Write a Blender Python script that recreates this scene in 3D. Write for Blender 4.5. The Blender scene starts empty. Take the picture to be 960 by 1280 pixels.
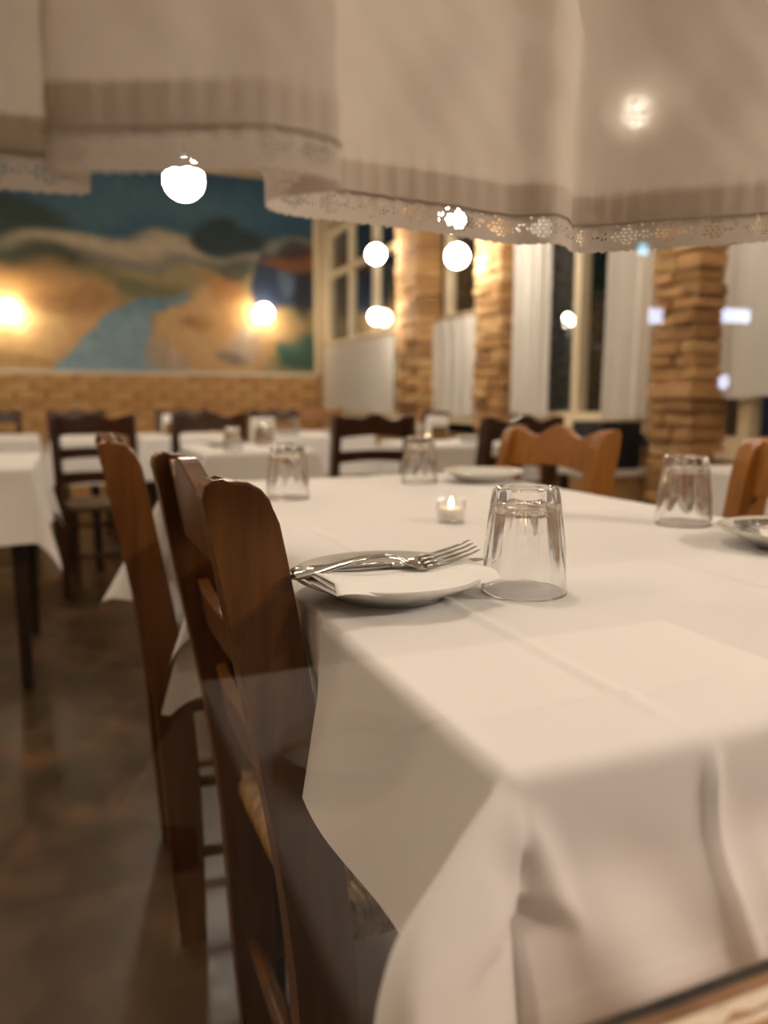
import bpy, bmesh, math, random
from mathutils import Vector, Matrix
from math import sin, cos, pi, radians, exp, sqrt

S = bpy.context.scene
COL = S.collection

# ------------------------------------------------------------------ camera, world, exposure
EYE = 0.92
cam_d = bpy.data.cameras.new('camera')
cam = bpy.data.objects.new('camera', cam_d)
COL.objects.link(cam)
cam.location = (0, 0, EYE)
cam.rotation_euler = (radians(90) - math.atan(140 / 960), 0, radians(-22))
cam_d.sensor_fit = 'VERTICAL'
cam_d.sensor_height = 36
cam_d.lens = 27
cam_d.clip_start = 0.01
cam_d.dof.use_dof = True
cam_d.dof.focus_distance = 0.59
cam_d.dof.aperture_fstop = 27 / 7.4
S.camera = cam

S.view_settings.view_transform = 'Standard'
S.view_settings.look = 'None'
S.view_settings.gamma = 1
S.view_settings.use_curve_mapping = False
S.view_settings.exposure = 0.0

world = bpy.data.worlds.new('night_sky')
S.world = world
world.use_nodes = True
wbg = world.node_tree.nodes['Background']
wbg.inputs[0].default_value = (0.10, 0.13, 0.20, 1)
wbg.inputs[1].default_value = 0.06

LAMP_GAIN = 0.90          # strength of the globe lamps
LAMP_WARM = (1.0, 0.88, 0.735)

# ------------------------------------------------------------------ materials
def new_mat(name):
    m = bpy.data.materials.new(name)
    m.use_nodes = True
    nt = m.node_tree
    nt.nodes.clear()
    out = nt.nodes.new('ShaderNodeOutputMaterial')
    return m, nt, out

def N(nt, t, **kw):
    n = nt.nodes.new(t)
    for k, v in kw.items():
        setattr(n, k, v)
    return n

def L(nt, a, b):
    nt.links.new(a, b)

def principled(nt, out, base=(.8, .8, .8), rough=.5, **kw):
    p = nt.nodes.new('ShaderNodeBsdfPrincipled')
    p.inputs['Base Color'].default_value = (*base, 1)
    p.inputs['Roughness'].default_value = rough
    for k, v in kw.items():
        p.inputs[k.replace('_', ' ')].default_value = v
    nt.links.new(p.outputs[0], out.inputs[0])
    return p

def coords(nt, scale=(1, 1, 1), src='Object'):
    tc = N(nt, 'ShaderNodeTexCoord')
    mp = N(nt, 'ShaderNodeMapping')
    mp.inputs['Scale'].default_value = scale
    L(nt, tc.outputs[src], mp.inputs[0])
    return mp.outputs[0]

def noise(nt, vec, scale, detail=3, rough=.5):
    n = N(nt, 'ShaderNodeTexNoise')
    n.inputs['Scale'].default_value = scale
    n.inputs['Detail'].default_value = detail
    n.inputs['Roughness'].default_value = rough
    L(nt, vec, n.inputs['Vector'])
    return n.outputs['Fac']

def ramp(nt, fac, stops):
    r = N(nt, 'ShaderNodeValToRGB')
    el = r.color_ramp.elements
    while len(el) < len(stops):
        el.new(0.5)
    for e, (p, c) in zip(el, stops):
        e.position = p
        e.color = (*c, 1)
    L(nt, fac, r.inputs[0])
    return r.outputs[0]

def bump(nt, h, strength, dist, p):
    b = N(nt, 'ShaderNodeBump')
    b.inputs['Strength'].default_value = strength
    b.inputs['Distance'].default_value = dist
    L(nt, h, b.inputs['Height'])
    L(nt, b.outputs[0], p.inputs['Normal'])

def mottled(name, c1, c2, scale=8, rough=.6, bstr=0, bdist=.002, bscale=None, stretch=(1, 1, 1), **kw):
    m, nt, out = new_mat(name)
    p = principled(nt, out, c1, rough, **kw)
    v = coords(nt, stretch)
    f = noise(nt, v, scale, 4)
    L(nt, ramp(nt, f, [(.3, c1), (.7, c2)]), p.inputs['Base Color'])
    if bstr:
        bump(nt, noise(nt, v, bscale or scale * 4, 3), bstr, bdist, p)
    return m

def wood(name, dark, light, rough=.35, coat=.25, stretch=(14, 14, 1.2)):
    m, nt, out = new_mat(name)
    p = principled(nt, out, light, rough)
    p.inputs['Coat Weight'].default_value = coat * .4
    p.inputs['Specular IOR Level'].default_value = .35
    p.inputs['Coat Roughness'].default_value = .2
    v = coords(nt, stretch)
    f = noise(nt, v, 5, 6, .6)
    f2 = noise(nt, coords(nt, (2, 2, 1)), 3, 2)
    mx = N(nt, 'ShaderNodeMix', data_type='FLOAT')
    mx.inputs['Factor'].default_value = .35
    L(nt, f, mx.inputs[2]); L(nt, f2, mx.inputs[3])
    L(nt, ramp(nt, mx.outputs[0], [(.3, dark), (.68, light)]), p.inputs['Base Color'])
    bump(nt, f, .12, .001, p)
    return m

def fabric(name, col, weave=900, transl=0.0, rough=.85, bstr=.08):
    m, nt, out = new_mat(name)
    p = principled(nt, out, col, rough)
    p.inputs['Sheen Weight'].default_value = .25
    p.inputs['Specular IOR Level'].default_value = .2
    tc = coords(nt)
    w1 = N(nt, 'ShaderNodeTexWave', wave_type='BANDS', bands_direction='X')
    w1.inputs['Scale'].default_value = weave
    w2 = N(nt, 'ShaderNodeTexNoise')
    w2.inputs['Scale'].default_value = 60
    L(nt, tc, w1.inputs[0]); L(nt, tc, w2.inputs['Vector'])
    mx = N(nt, 'ShaderNodeMath', operation='ADD')
    L(nt, w1.outputs['Fac'], mx.inputs[0]); L(nt, w2.outputs['Fac'], mx.inputs[1])
    bump(nt, mx.outputs[0], bstr, .001, p)
    if transl > 0:
        tr = N(nt, 'ShaderNodeBsdfTranslucent')
        tr.inputs[0].default_value = (*col, 1)
        ms = N(nt, 'ShaderNodeMixShader')
        ms.inputs[0].default_value = transl
        L(nt, p.outputs[0], ms.inputs[1]); L(nt, tr.outputs[0], ms.inputs[2])
        L(nt, ms.outputs[0], out.inputs[0])
    return m

def sheer(name, col, transl=.5, open_w=.05, scatter=0.0):
    """thin woven voile: diffuse + translucent with open gaps between the threads"""
    m, nt, out = new_mat(name)
    d = N(nt, 'ShaderNodeBsdfDiffuse'); d.inputs[0].default_value = (*col, 1)
    t = N(nt, 'ShaderNodeBsdfTranslucent'); t.inputs[0].default_value = (*col, 1)
    tp = N(nt, 'ShaderNodeBsdfTransparent')
    tc = coords(nt)
    n1 = noise(nt, coords(nt, (30, 30, 260)), 3, 4)
    n2 = noise(nt, coords(nt, (260, 260, 20)), 3, 4)
    ad = N(nt, 'ShaderNodeMath', operation='ADD')
    L(nt, n1, ad.inputs[0]); L(nt, n2, ad.inputs[1])
    b = N(nt, 'ShaderNodeBump'); b.inputs['Strength'].default_value = .25; b.inputs['Distance'].default_value = .0006
    L(nt, ad.outputs[0], b.inputs['Height'])
    L(nt, b.outputs[0], d.inputs['Normal'])
    m1 = N(nt, 'ShaderNodeMixShader'); m1.inputs[0].default_value = transl
    L(nt, d.outputs[0], m1.inputs[1]); L(nt, t.outputs[0], m1.inputs[2])
    m2 = N(nt, 'ShaderNodeMixShader')
    g = N(nt, 'ShaderNodeMapRange')
    g.inputs['From Min'].default_value = .85; g.inputs['From Max'].default_value = 1.25
    g.inputs['To Min'].default_value = 0; g.inputs['To Max'].default_value = open_w * 2
    L(nt, ad.outputs[0], g.inputs[0])
    L(nt, g.outputs[0], m2.inputs[0])
    rf = N(nt, 'ShaderNodeBsdfRefraction'); rf.inputs['IOR'].default_value = 1.03; rf.inputs['Roughness'].default_value = 1.0
    rf.inputs[0].default_value = (*col, 1)
    L(nt, b.outputs[0], rf.inputs['Normal'])
    m3 = N(nt, 'ShaderNodeMixShader'); m3.inputs[0].default_value = scatter
    L(nt, m1.outputs[0], m3.inputs[1]); L(nt, rf.outputs[0], m3.inputs[2])
    L(nt, m3.outputs[0], m2.inputs[1]); L(nt, tp.outputs[0], m2.inputs[2])
    L(nt, m2.outputs[0], out.inputs[0])
    return m

def pane_glass(name, tint=(1, 1, 1)):
    """window pane: sharp reflection by Fresnel over a clear view"""
    m, nt, out = new_mat(name)
    geo = N(nt, 'ShaderNodeNewGeometry')
    ior = N(nt, 'ShaderNodeMapRange')
    ior.inputs['To Min'].default_value = 1.5
    ior.inputs['To Max'].default_value = 1 / 1.5
    L(nt, geo.outputs['Backfacing'], ior.inputs[0])
    fr = N(nt, 'ShaderNodeFresnel')
    L(nt, ior.outputs[0], fr.inputs[0])
    tp = N(nt, 'ShaderNodeBsdfTransparent'); tp.inputs[0].default_value = (*tint, 1)
    gl = N(nt, 'ShaderNodeBsdfGlossy'); gl.inputs['Roughness'].default_value = 0.0
    ms = N(nt, 'ShaderNodeMixShader')
    L(nt, fr.outputs[0], ms.inputs[0]); L(nt, tp.outputs[0], ms.inputs[1]); L(nt, gl.outputs[0], ms.inputs[2])
    L(nt, ms.outputs[0], out.inputs[0])
    return m

def emission(name, col, strength):
    m, nt, out = new_mat(name)
    e = N(nt, 'ShaderNodeEmission')
    e.inputs[0].default_value = (*col, 1)
    e.inputs[1].default_value = strength
    L(nt, e.outputs[0], out.inputs[0])
    return m

M = {}
M['cloth'] = fabric('white_tablecloth_linen', (.82, .795, .775))
M['cloth_far'] = M['cloth']
M['wood'] = wood('brown_varnished_wood', (.066, .022, .004), (.20, .074, .014))
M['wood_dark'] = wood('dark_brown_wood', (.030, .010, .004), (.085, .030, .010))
M['wood_orange'] = wood('orange_brown_wood', (.20, .070, .012), (.38, .155, .030))
M['table_wood'] = wood('near_black_table_wood', (.012, .006, .004), (.035, .018, .010), rough=.45)
M['rush'] = mottled('dry_rush_cord', (.22, .115, .035), (.50, .30, .11), 60, .6, .4, .001, 200)
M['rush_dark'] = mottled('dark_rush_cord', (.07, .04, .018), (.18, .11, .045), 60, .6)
M['porcelain'] = mottled('glazed_white_porcelain', (.64, .63, .58), (.60, .59, .54), 5, .12)
M['steel'] = mottled('polished_steel', (.50, .49, .47), (.42, .41, .39), 40, .12, Metallic=1.0)
M['napkin'] = fabric('white_paper_napkin', (.88, .86, .82), 400)
M['ceramic_white'] = M['porcelain']
M['candle_wax'] = mottled('white_candle_wax', (.85, .80, .72), (.80, .74, .66), 20, .5)
M['black'] = mottled('matt_black_plastic', (.008, .009, .011), (.014, .015, .017), 30, .5)
M['white_paint'] = mottled('white_painted_board', (.72, .68, .60), (.66, .62, .54), 12, .5)
M['cream'] = mottled('cream_painted_frame', (.82, .70, .48), (.76, .64, .43), 9, .45)
M['plaster'] = mottled('warm_cream_plaster', (.62, .50, .34), (.55, .43, .28), 3, .85, .15, .004, 40)
M['ceiling'] = mottled('off_white_ceiling_plaster', (.74, .68, .58), (.70, .63, .53), 2, .9)
M['dado'] = mottled('brown_mortar', (.42, .24, .095), (.50, .30, .125), 20, .9)
M['brass'] = mottled('aged_brass', (.35, .22, .08), (.28, .17, .06), 30, .35, Metallic=1.0)
M['cord'] = mottled('dark_lamp_cord', (.03, .025, .02), (.04, .03, .025), 30, .6)
M['pane'] = pane_glass('clear_window_glass')
M['curtain'] = sheer('ivory_voile_curtain', (.70, .625, .54), .50, .007, .02)
M['lace'] = sheer('ivory_cotton_lace', (.60, .53, .455), .40, .0)
M['drape'] = sheer('white_window_drape', (.86, .82, .75), .25, .0)
M['globe'] = emission('warm_white_lamp_globe', LAMP_WARM, 85 * LAMP_GAIN)
M['bulb'] = emission('warm_wall_lamp_globe', (1.0, .84, .62), 38 * LAMP_GAIN)
M['flame'] = emission('candle_flame', (1.0, .62, .28), 30)
M['gasket'] = mottled('dark_glazing_putty', (.02, .016, .012), (.05, .035, .022), 60, .8, .5, .002, 150)

m, nt, out = new_mat('clear_tumbler_glass')
g = principled(nt, out, (1, 1, 1), .0, IOR=1.5)
g.inputs['Transmission Weight'].default_value = 1
tpn = N(nt, 'ShaderNodeBsdfTransparent'); msn = N(nt, 'ShaderNodeMixShader'); msn.inputs[0].default_value = .07
L(nt, g.outputs[0], msn.inputs[1]); L(nt, tpn.outputs[0], msn.inputs[2]); L(nt, msn.outputs[0], out.inputs[0])
M['glass'] = m

# polished mottled floor
m, nt, out = new_mat('polished_brown_floor')
p = principled(nt, out, (.14, .085, .04), .2)
p.inputs['Specular IOR Level'].default_value = .5
v = coords(nt)
f = noise(nt, v, 2.2, 6, .62)
f2 = noise(nt, v, 9, 5, .6)
mx = N(nt, 'ShaderNodeMix', data_type='FLOAT'); mx.inputs['Factor'].default_value = .4
L(nt, f, mx.inputs[2]); L(nt, f2, mx.inputs[3])
L(nt, ramp(nt, mx.outputs[0], [(.36, (.024, .014, .005)), (.5, (.060, .033, .012)), (.62, (.135, .064, .024))]), p.inputs['Base Color'])
rr = N(nt, 'ShaderNodeMapRange'); rr.inputs['To Min'].default_value = .17; rr.inputs['To Max'].default_value = .52
L(nt, f2, rr.inputs[0]); L(nt, rr.outputs[0], p.inputs['Roughness'])
M['floor'] = m

# peeling paint on the outside of the window rail
m, nt, out = new_mat('peeling_paint_rail')
p = principled(nt, out, (.5, .3, .12), .6)
v = coords(nt, (1, 3.5, 3.5))
n1 = noise(nt, v, 90, 7, .7)
n2 = noise(nt, coords(nt, (12, 60, 60)), 3, 5)
th = N(nt, 'ShaderNodeMapRange'); th.inputs['From Min'].default_value = .44; th.inputs['From Max'].default_value = .46
L(nt, n1, th.inputs[0])
wc = ramp(nt, n2, [(.3, (.26, .12, .045)), (.7, (.46, .24, .09))])
mc = N(nt, 'ShaderNodeMix', data_type='RGBA')
L(nt, th.outputs[0], mc.inputs[0]); L(nt, wc, mc.inputs[6]); mc.inputs[7].default_value = (.80, .70, .55, 1)
L(nt, mc.outputs[2], p.inputs['Base Color'])
bump(nt, th.outputs[0], .6, .0015, p)
M['peeling'] = m
M['rail_wood'] = wood('weathered_orange_wood', (.30, .13, .035), (.52, .26, .08), rough=.6, coat=0, stretch=(1.2, 20, 20))

def stone_mats():
    cols = [((.38, .205, .078), (.50, .285, .116)), ((.45, .25, .098), (.57, .335, .145)), ((.29, .155, .058), (.39, .215, .085)), ((.44, .26, .108), (.56, .36, .165))]
    return [mottled('split_stone_%s' % 'abcd'[i], a, b, 14, .85, .5, .006, 45) for i, (a, b) in enumerate(cols)]
STONE = stone_mats()
BRICK = [mottled('dado_brick_%s' % 'abc'[i], a, b, 14, .85, .4, .005, 45) for i, (a, b) in enumerate([((.58, .335, .130), (.70, .42, .185)), ((.53, .295, .110), (.66, .385, .16)), ((.62, .365, .15), (.73, .46, .21))])]

# ------------------------------------------------------------------ mesh helpers
def link(o, parent=None):
    COL.objects.link(o)
    if parent is not None:
        o.parent = parent
    return o

def obj(name, me, mat=None, parent=None, smooth=True, loc=None):
    o = bpy.data.objects.new(name, me)
    if mat is not None and not me.materials:
        me.materials.append(mat)
    elif mat is not None and len(me.materials) == 1 and me.materials[0] != mat:
        me = me.copy()
        me.materials[0] = mat
        o.data = me
    if smooth:
        me.polygons.foreach_set('use_smooth', [True] * len(me.polygons))
    if loc is not None:
        o.location = loc
    return link(o, parent)

def md(name, verts, faces):
    me = bpy.data.meshes.new(name)
    me.from_pydata([tuple(v) for v in verts], [], faces)
    me.update()
    return me

def from_bm(name, bm):
    bmesh.ops.recalc_face_normals(bm, faces=bm.faces)
    me = bpy.data.meshes.new(name)
    bm.to_mesh(me)
    bm.free()
    return me

def box_me(name, lo, hi, bev=0, seg=2):
    bm = bmesh.new()
    bmesh.ops.create_cube(bm, size=1)
    for v in bm.verts:
        for k in range(3):
            v.co[k] = lo[k] if v.co[k] < 0 else hi[k]
    if bev:
        bmesh.ops.bevel(bm, geom=bm.edges[:], offset=bev, segments=seg, affect='EDGES', profile=.5)
    return from_bm(name, bm)

def box(name, lo, hi, mat, parent=None, bev=0, smooth=False):
    return obj(name, box_me(name, lo, hi, bev), mat, parent, smooth)

def prism_me(name, poly, axis, a, b, bev=0):
    """closed 2D outline extruded along an axis; poly in the two other axes (in order)"""
    bm = bmesh.new()
    def P(u, v, w):
        c = [0, 0, 0]
        o = [k for k in range(3) if k != axis]
        c[o[0]], c[o[1]], c[axis] = u, v, w
        return c
    A = [bm.verts.new(P(u, v, a)) for u, v in poly]
    B = [bm.verts.new(P(u, v, b)) for u, v in poly]
    n = len(poly)
    fa = bm.faces.new(A); fb = bm.faces.new(B[::-1])
    for i in range(n):
        bm.faces.new((A[i], B[i], B[(i + 1) % n], A[(i + 1) % n]))
    if bev:
        ed = list(set(list(fa.edges) + list(fb.edges)))
        bmesh.ops.bevel(bm, geom=ed, offset=bev, segments=2, affect='EDGES', profile=.5)
    return from_bm(name, bm)

def lathe_me(name, prof, n=32, cap=True):
    verts, faces = [], []
    for r, z in prof:
        for i in range(n):
            a = 2 * pi * i / n
            verts.append((r * cos(a), r * sin(a), z))
    for j in range(len(prof) - 1):
        for i in range(n):
            k = (i + 1) % n
            faces.append((j * n + i, j * n + k, (j + 1) * n + k, (j + 1) * n + i))
    if cap:
        faces.append(tuple(range(n))[::-1])
        faces.append(tuple((len(prof) - 1) * n + i for i in range(n)))
    bm = bmesh.new()
    me = md(name, verts, faces)
    bm.from_mesh(me)
    bpy.data.meshes.remove(me)
    bmesh.ops.remove_doubles(bm, verts=bm.verts, dist=1e-6)
    return from_bm(name, bm)

def tube_data(pts, rad, n=8, cap=True):
    pts = [Vector(p) for p in pts]
    if not isinstance(rad, (list, tuple)):
        rad = [rad] * len(pts)
    V, Fc = [], []
    up = None
    for i, p in enumerate(pts):
        t = (pts[min(i + 1, len(pts) - 1)] - pts[max(i - 1, 0)]).normalized()
        if up is None:
            up = Vector((0, 0, 1)) if abs(t.z) < .9 else Vector((1, 0, 0))
        a = t.cross(up)
        a.normalize()
        b = a.cross(t)
        up = b
        for k in range(n):
            an = 2 * pi * k / n
            V.append(p + a * rad[i] * cos(an) + b * rad[i] * sin(an))
    for i in range(len(pts) - 1):
        for k in range(n):
            q = (k + 1) % n
            Fc.append((i * n + k, i * n + q, (i + 1) * n + q, (i + 1) * n + k))
    if cap:
        Fc.append(tuple(range(n))[::-1])
        Fc.append(tuple((len(pts) - 1) * n + k for k in range(n)))
    return V, Fc

def tube_me(name, pts, rad, n=8):
    bm = bmesh.new()
    me = md(name, *tube_data(pts, rad, n))
    bm.from_mesh(me); bpy.data.meshes.remove(me)
    return from_bm(name, bm)

def multi_tube_me(name, lst, n=5):
    V, Fc = [], []
    for pts, rad in lst:
        v, f = tube_data(pts, rad, n, cap=False)
        o = len(V)
        V += v
        Fc += [tuple(i + o for i in q) for q in f]
    return md(name, V, Fc)

def empty(name, loc=(0, 0, 0), rz=0):
    o = bpy.data.objects.new(name, None)
    o.empty_display_size = .05
    o.location = loc
    o.rotation_euler = (0, 0, rz)
    return link(o)

def tag(o, label, cat, group=None):
    o['label'] = label
    o['category'] = cat
    if group:
        o['group'] = group
    elif 'group' in o:
        del o['group']
    return o

def struct(o):
    o['kind'] = 'structure'
    return o

def copy_tree(o, parent=None):
    c = o.copy()
    COL.objects.link(c)
    c.parent = parent
    for ch in list(o.children):
        copy_tree(ch, c)
    return c

def smoothstep(a, b, x):
    t = max(0, min(1, (x - a) / (b - a)))
    return t * t * (3 - 2 * t)

def catmull(P, n):
    """resample a control polyline to a smooth list of points"""
    out = []
    for i in range(len(P) - 1):
        p0 = P[max(i - 1, 0)]; p1 = P[i]; p2 = P[i + 1]; p3 = P[min(i + 2, len(P) - 1)]
        for k in range(n):
            t = k / n
            q = []
            for a in range(len(p1)):
                q.append(.5 * ((2 * p1[a]) + (-p0[a] + p2[a]) * t + (2 * p0[a] - 5 * p1[a] + 4 * p2[a] - p3[a]) * t * t + (-p0[a] + 3 * p1[a] - 3 * p2[a] + p3[a]) * t ** 3))
            out.append(tuple(q))
    out.append(tuple(P[-1]))
    return out

def even(P, step):
    """resample a polyline at even arc length"""
    d = [0]
    for a, b in zip(P, P[1:]):
        d.append(d[-1] + (Vector(b) - Vector(a)).length)
    n = int(d[-1] / step)
    out, j = [], 0
    for i in range(n + 1):
        s = d[-1] * i / n
        while j < len(d) - 2 and d[j + 1] < s:
            j += 1
        f = (s - d[j]) / max(1e-9, d[j + 1] - d[j])
        out.append(tuple(a + (b - a) * f for a, b in zip(P[j], P[j + 1])))
    return out, d[-1]

# ------------------------------------------------------------------ the room
XR, XL, YB, YF, HC = 2.36, -3.6, 7.6, 0.28, 3.1
struct(box('floor', (XL, YF - .04, -.1), (XR + .2, YB, 0), M['floor']))
struct(box('ceiling', (XL, .2, HC), (XR + .2, YB, HC + .1), M['ceiling']))
struct(box('wall_left', (XL - .1, .2, 0), (XL, YB, HC), M['plaster']))
struct(box('wall_back', (XL, YB, 0), (XR + .2, YB + .15, HC), M['plaster']))
DADO_H = 1.15
struct(box('trim_1', (XL, YB - .075, DADO_H), (XR - .03, YB, DADO_H + .035), M['white_paint'], bev=.004))

wb = struct(empty('wall_dado', (0, 0, 0)))
# brick dado under the mural: bricks laid course by course, children of the back wall
rnd = random.Random(4)
BRK = [box_me('brick', (-.118, -.03, -.036), (.118, .03, .036), .006, 1), box_me('brick', (-.108, -.034, -.034), (.108, .03, .036), .007, 1)]
for me in BRK:
    for q in BRICK:
        me.materials.append(q)
variants = []
for me in BRK:
    for k in range(3):
        c = me.copy()
        c.polygons.foreach_set('material_index', [k] * len(c.polygons))
        variants.append(c)
box_m = box('mortar_bed', (-1.3, YB - .066, 0), (XR, YB - .001, DADO_H), M['dado'], wb)
row = 0
z = .04
while z < DADO_H - .02:
    x = -1.2 + (.125 if row % 2 else 0)
    while x < XR - .1:
        b = bpy.data.objects.new('brick', rnd.choice(variants))
        b.location = (x, YB - .045 + rnd.uniform(-.004, .004), z)
        b.rotation_euler = (rnd.uniform(-.02, .02), 0, rnd.uniform(-.02, .02))
        link(b, wb)
        x += .25
    z += .083
    row += 1

# front wall with the window we look through
fw_lo, fw_hi = .10, .275
struct(box('wall_front', (XL, fw_lo, -.2), (XR + .2, fw_hi, .605), M['plaster']))
struct(box('wall_front', (XL, fw_lo, 1.62), (XR + .2, fw_hi, HC), M['plaster']))
struct(box('wall_front', (XL, fw_lo, .605), (-1.15, fw_hi, 1.62), M['plaster']))
struct(box('wall_front', (1.75, fw_lo, .605), (XR + .2, fw_hi, 1.62), M['plaster']))
struct(box('trim_2', (-1.15, .206, .596), (1.75, .288, .612), M['cream'], bev=.003))
struct(box('trim_3', (-1.15, fw_hi, 1.60), (1.75, .46, 1.66), M['rail_wood'], bev=.004))

win = empty('window_1', (0, .2, .6)); struct(win)
def wpart(name, me, mat, smooth=False):
    o = obj(name, me, mat, win, smooth)
    o.location = (0, -.2, -.6)
    return o
wpart('glass_pane', box_me('glass_pane', (-1.10, .1985, .690), (1.70, .2025, 1.57)), M['pane'])
wpart('putty_line', prism_me('putty_line', [(.1955, .6985), (.1984, .7010), (.1984, .690), (.1945, .690)], 0, -1.10, 1.70), M['gasket'])
# bottom rail, sloping outwards, its paint flaking
rail = [(.1985, .6985), (.1945, .6985), (.1910, .6971), (.1870, .6954), (.1830, .6935), (.177, .6895), (.168, .680), (.160, .668), (.150, .640), (.150, .600), (.206, .600), (.206, .690), (.1985, .690)]
nx = 90
V, Fc = [], []
for i in range(nx + 1):
    x = -1.15 + 2.9 * i / nx
    for (y, z) in rail:
        V.append((x, y, z))
for i in range(nx):
    for k in range(len(rail)):
        q = (k + 1) % len(rail)
        Fc.append((i * len(rail) + k, i * len(rail) + q, (i + 1) * len(rail) + q, (i + 1) * len(rail) + k))
me = md('bottom_rail', V, Fc)
me.materials.append(M['peeling']); me.materials.append(M['rail_wood']); me.materials.append(mottled('weathered_bare_wood', (.20, .105, .05), (.34, .20, .11), 60, .8, .4, .001, 200))
for f in me.polygons:
    k = f.index % len(rail)
    f.material_index = 0 if k in (2, 3) else (2 if k in (0, 1) else 1)
wpart('bottom_rail', me, None)
wpart('top_rail', box_me('top_rail', (-1.15, .15, 1.56), (1.75, .206, 1.62), .004), M['rail_wood'])
wpart('side_rail', box_me('side_rail', (-1.15, .15, .60), (-1.09, .206, 1.62), .004), M['rail_wood'])
wpart('side_rail', box_me('side_rail', (1.69, .15, .60), (1.75, .206, 1.62), .004), M['rail_wood'])

# right wall: sections between the windows, window units, stone pillars
def wall_right(y0, y1, z0, z1, mat):
    struct(box('wall_right', (XR, y0, z0), (XR + .18, y1, z1), mat))
SILL = .80
wall_right(.2, YB, 0, .70, M['dado'])
wall_right(.2, YB, 2.55, HC, M['plaster'])
for a, b in ((.2, .9), (2.40, 2.66), (4.10, 4.25), (5.17, 5.5), (7.28, YB)):
    wall_right(a, b, .70, 2.55, M['plaster'])

def window_unit(n, y0, y1, z0, z1, mull, trans, fw=.06):
    w = struct(empty('window_%d' % n, (XR, y0, z0)))
    def part(name, lo, hi, mat, bev=.004):
        o = box(name, lo, hi, mat, w, bev)
        o.location = (-XR, -y0, -z0)
        return o
    xa, xb = XR - .015, XR + .06
    part('window_frame', (xa, y0, z0), (xb, y0 + fw, z1), M['cream'])
    part('window_frame', (xa, y1 - fw, z0), (xb, y1, z1), M['cream'])
    part('window_frame', (xa, y0 + fw, z0), (xb, y1 - fw, z0 + fw), M['cream'])
    part('window_frame', (xa, y0 + fw, z1 - fw), (xb, y1 - fw, z1), M['cream'])
    ys = [y0 + fw] + mull + [y1 - fw]
    zs = [z0 + fw] + trans + [z1 - fw]
    for q in mull:
        part('mullion', (xa + .006, q - .028, z0 + fw), (xb - .006, q + .028, z1 - fw), M['cream'])
    for q in trans:
        for a, b in zip(ys, ys[1:]):
            part('transom', (xa + .008, a + .02, q - .026), (xb - .008, b - .02, q + .026), M['cream'])
    for a, b in zip(ys, ys[1:]):
        for c, d in zip(zs, zs[1:]):
            part('pane', (XR + .02, a, c), (XR + .024, b, d), M['pane'], 0)
    part('window_sill', (XR - .06, y0 - .01, z0 - .03), (XR + .06, y1 + .01, z0), M['cream'])
window_unit(2, 5.5, 7.28, SILL, 2.5, [6.05, 6.65], [1.45, 2.09])
window_unit(3, 4.25, 5.17, SILL, 2.5, [4.72], [1.45])
window_unit(4, 2.66, 4.10, SILL, 2.5, [3.27], [])
window_unit(5, .9, 2.40, .72, 2.5, [1.3, 1.75, 2.2], [1.62])

def pillar(y0, y1, x0, seed):
    r = random.Random(seed)
    p = struct(empty('wall_right_pillar', (x0, y0, 0)))
    core = box('pillar_core', (x0 + .02, y0 + .02, 0), (XR, y1, 2.9), M['dado'], p)
    core.location = (-x0, -y0, 0)
    z = .5
    while z < 2.3:
        h = r.uniform(.048, .068)
        cut = r.uniform(.3, .7) if r.random() < .75 else None
        spans = [(y0, y1)] if cut is None else [(y0, y0 + (y1 - y0) * cut), (y0 + (y1 - y0) * cut, y1)]
        for k, (a, b) in enumerate(spans):
            pr = r.uniform(0, .028)
            me = box_me('stone', (x0 - pr, a + .004 - (r.uniform(0, .02) if k == 0 else 0), z + .003), (XR if k == 0 else x0 + .06, b - .004, z + h - .003), .008, 1)
            for v in me.vertices:
                v.co.z += r.uniform(-.004, .004)
                v.co.x += r.uniform(-.005, .005)
            o = obj('stone', me, r.choice(STONE), p, False)
            o.location = (-x0, -y0, 0)
        z += h
pillar(4.80, 5.19, 2.20, 11)
pillar(3.74, 4.02, 2.20, 12)
pillar(2.29, 2.53, 2.19, 13)

# ------------------------------------------------------------------ mural on the back wall (painted landscape)
def lin(c):
    return tuple(((v / 255) / 12.92 if v / 255 < .04045 else ((v / 255 + .055) / 1.055) ** 2.4) for v in c)

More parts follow.
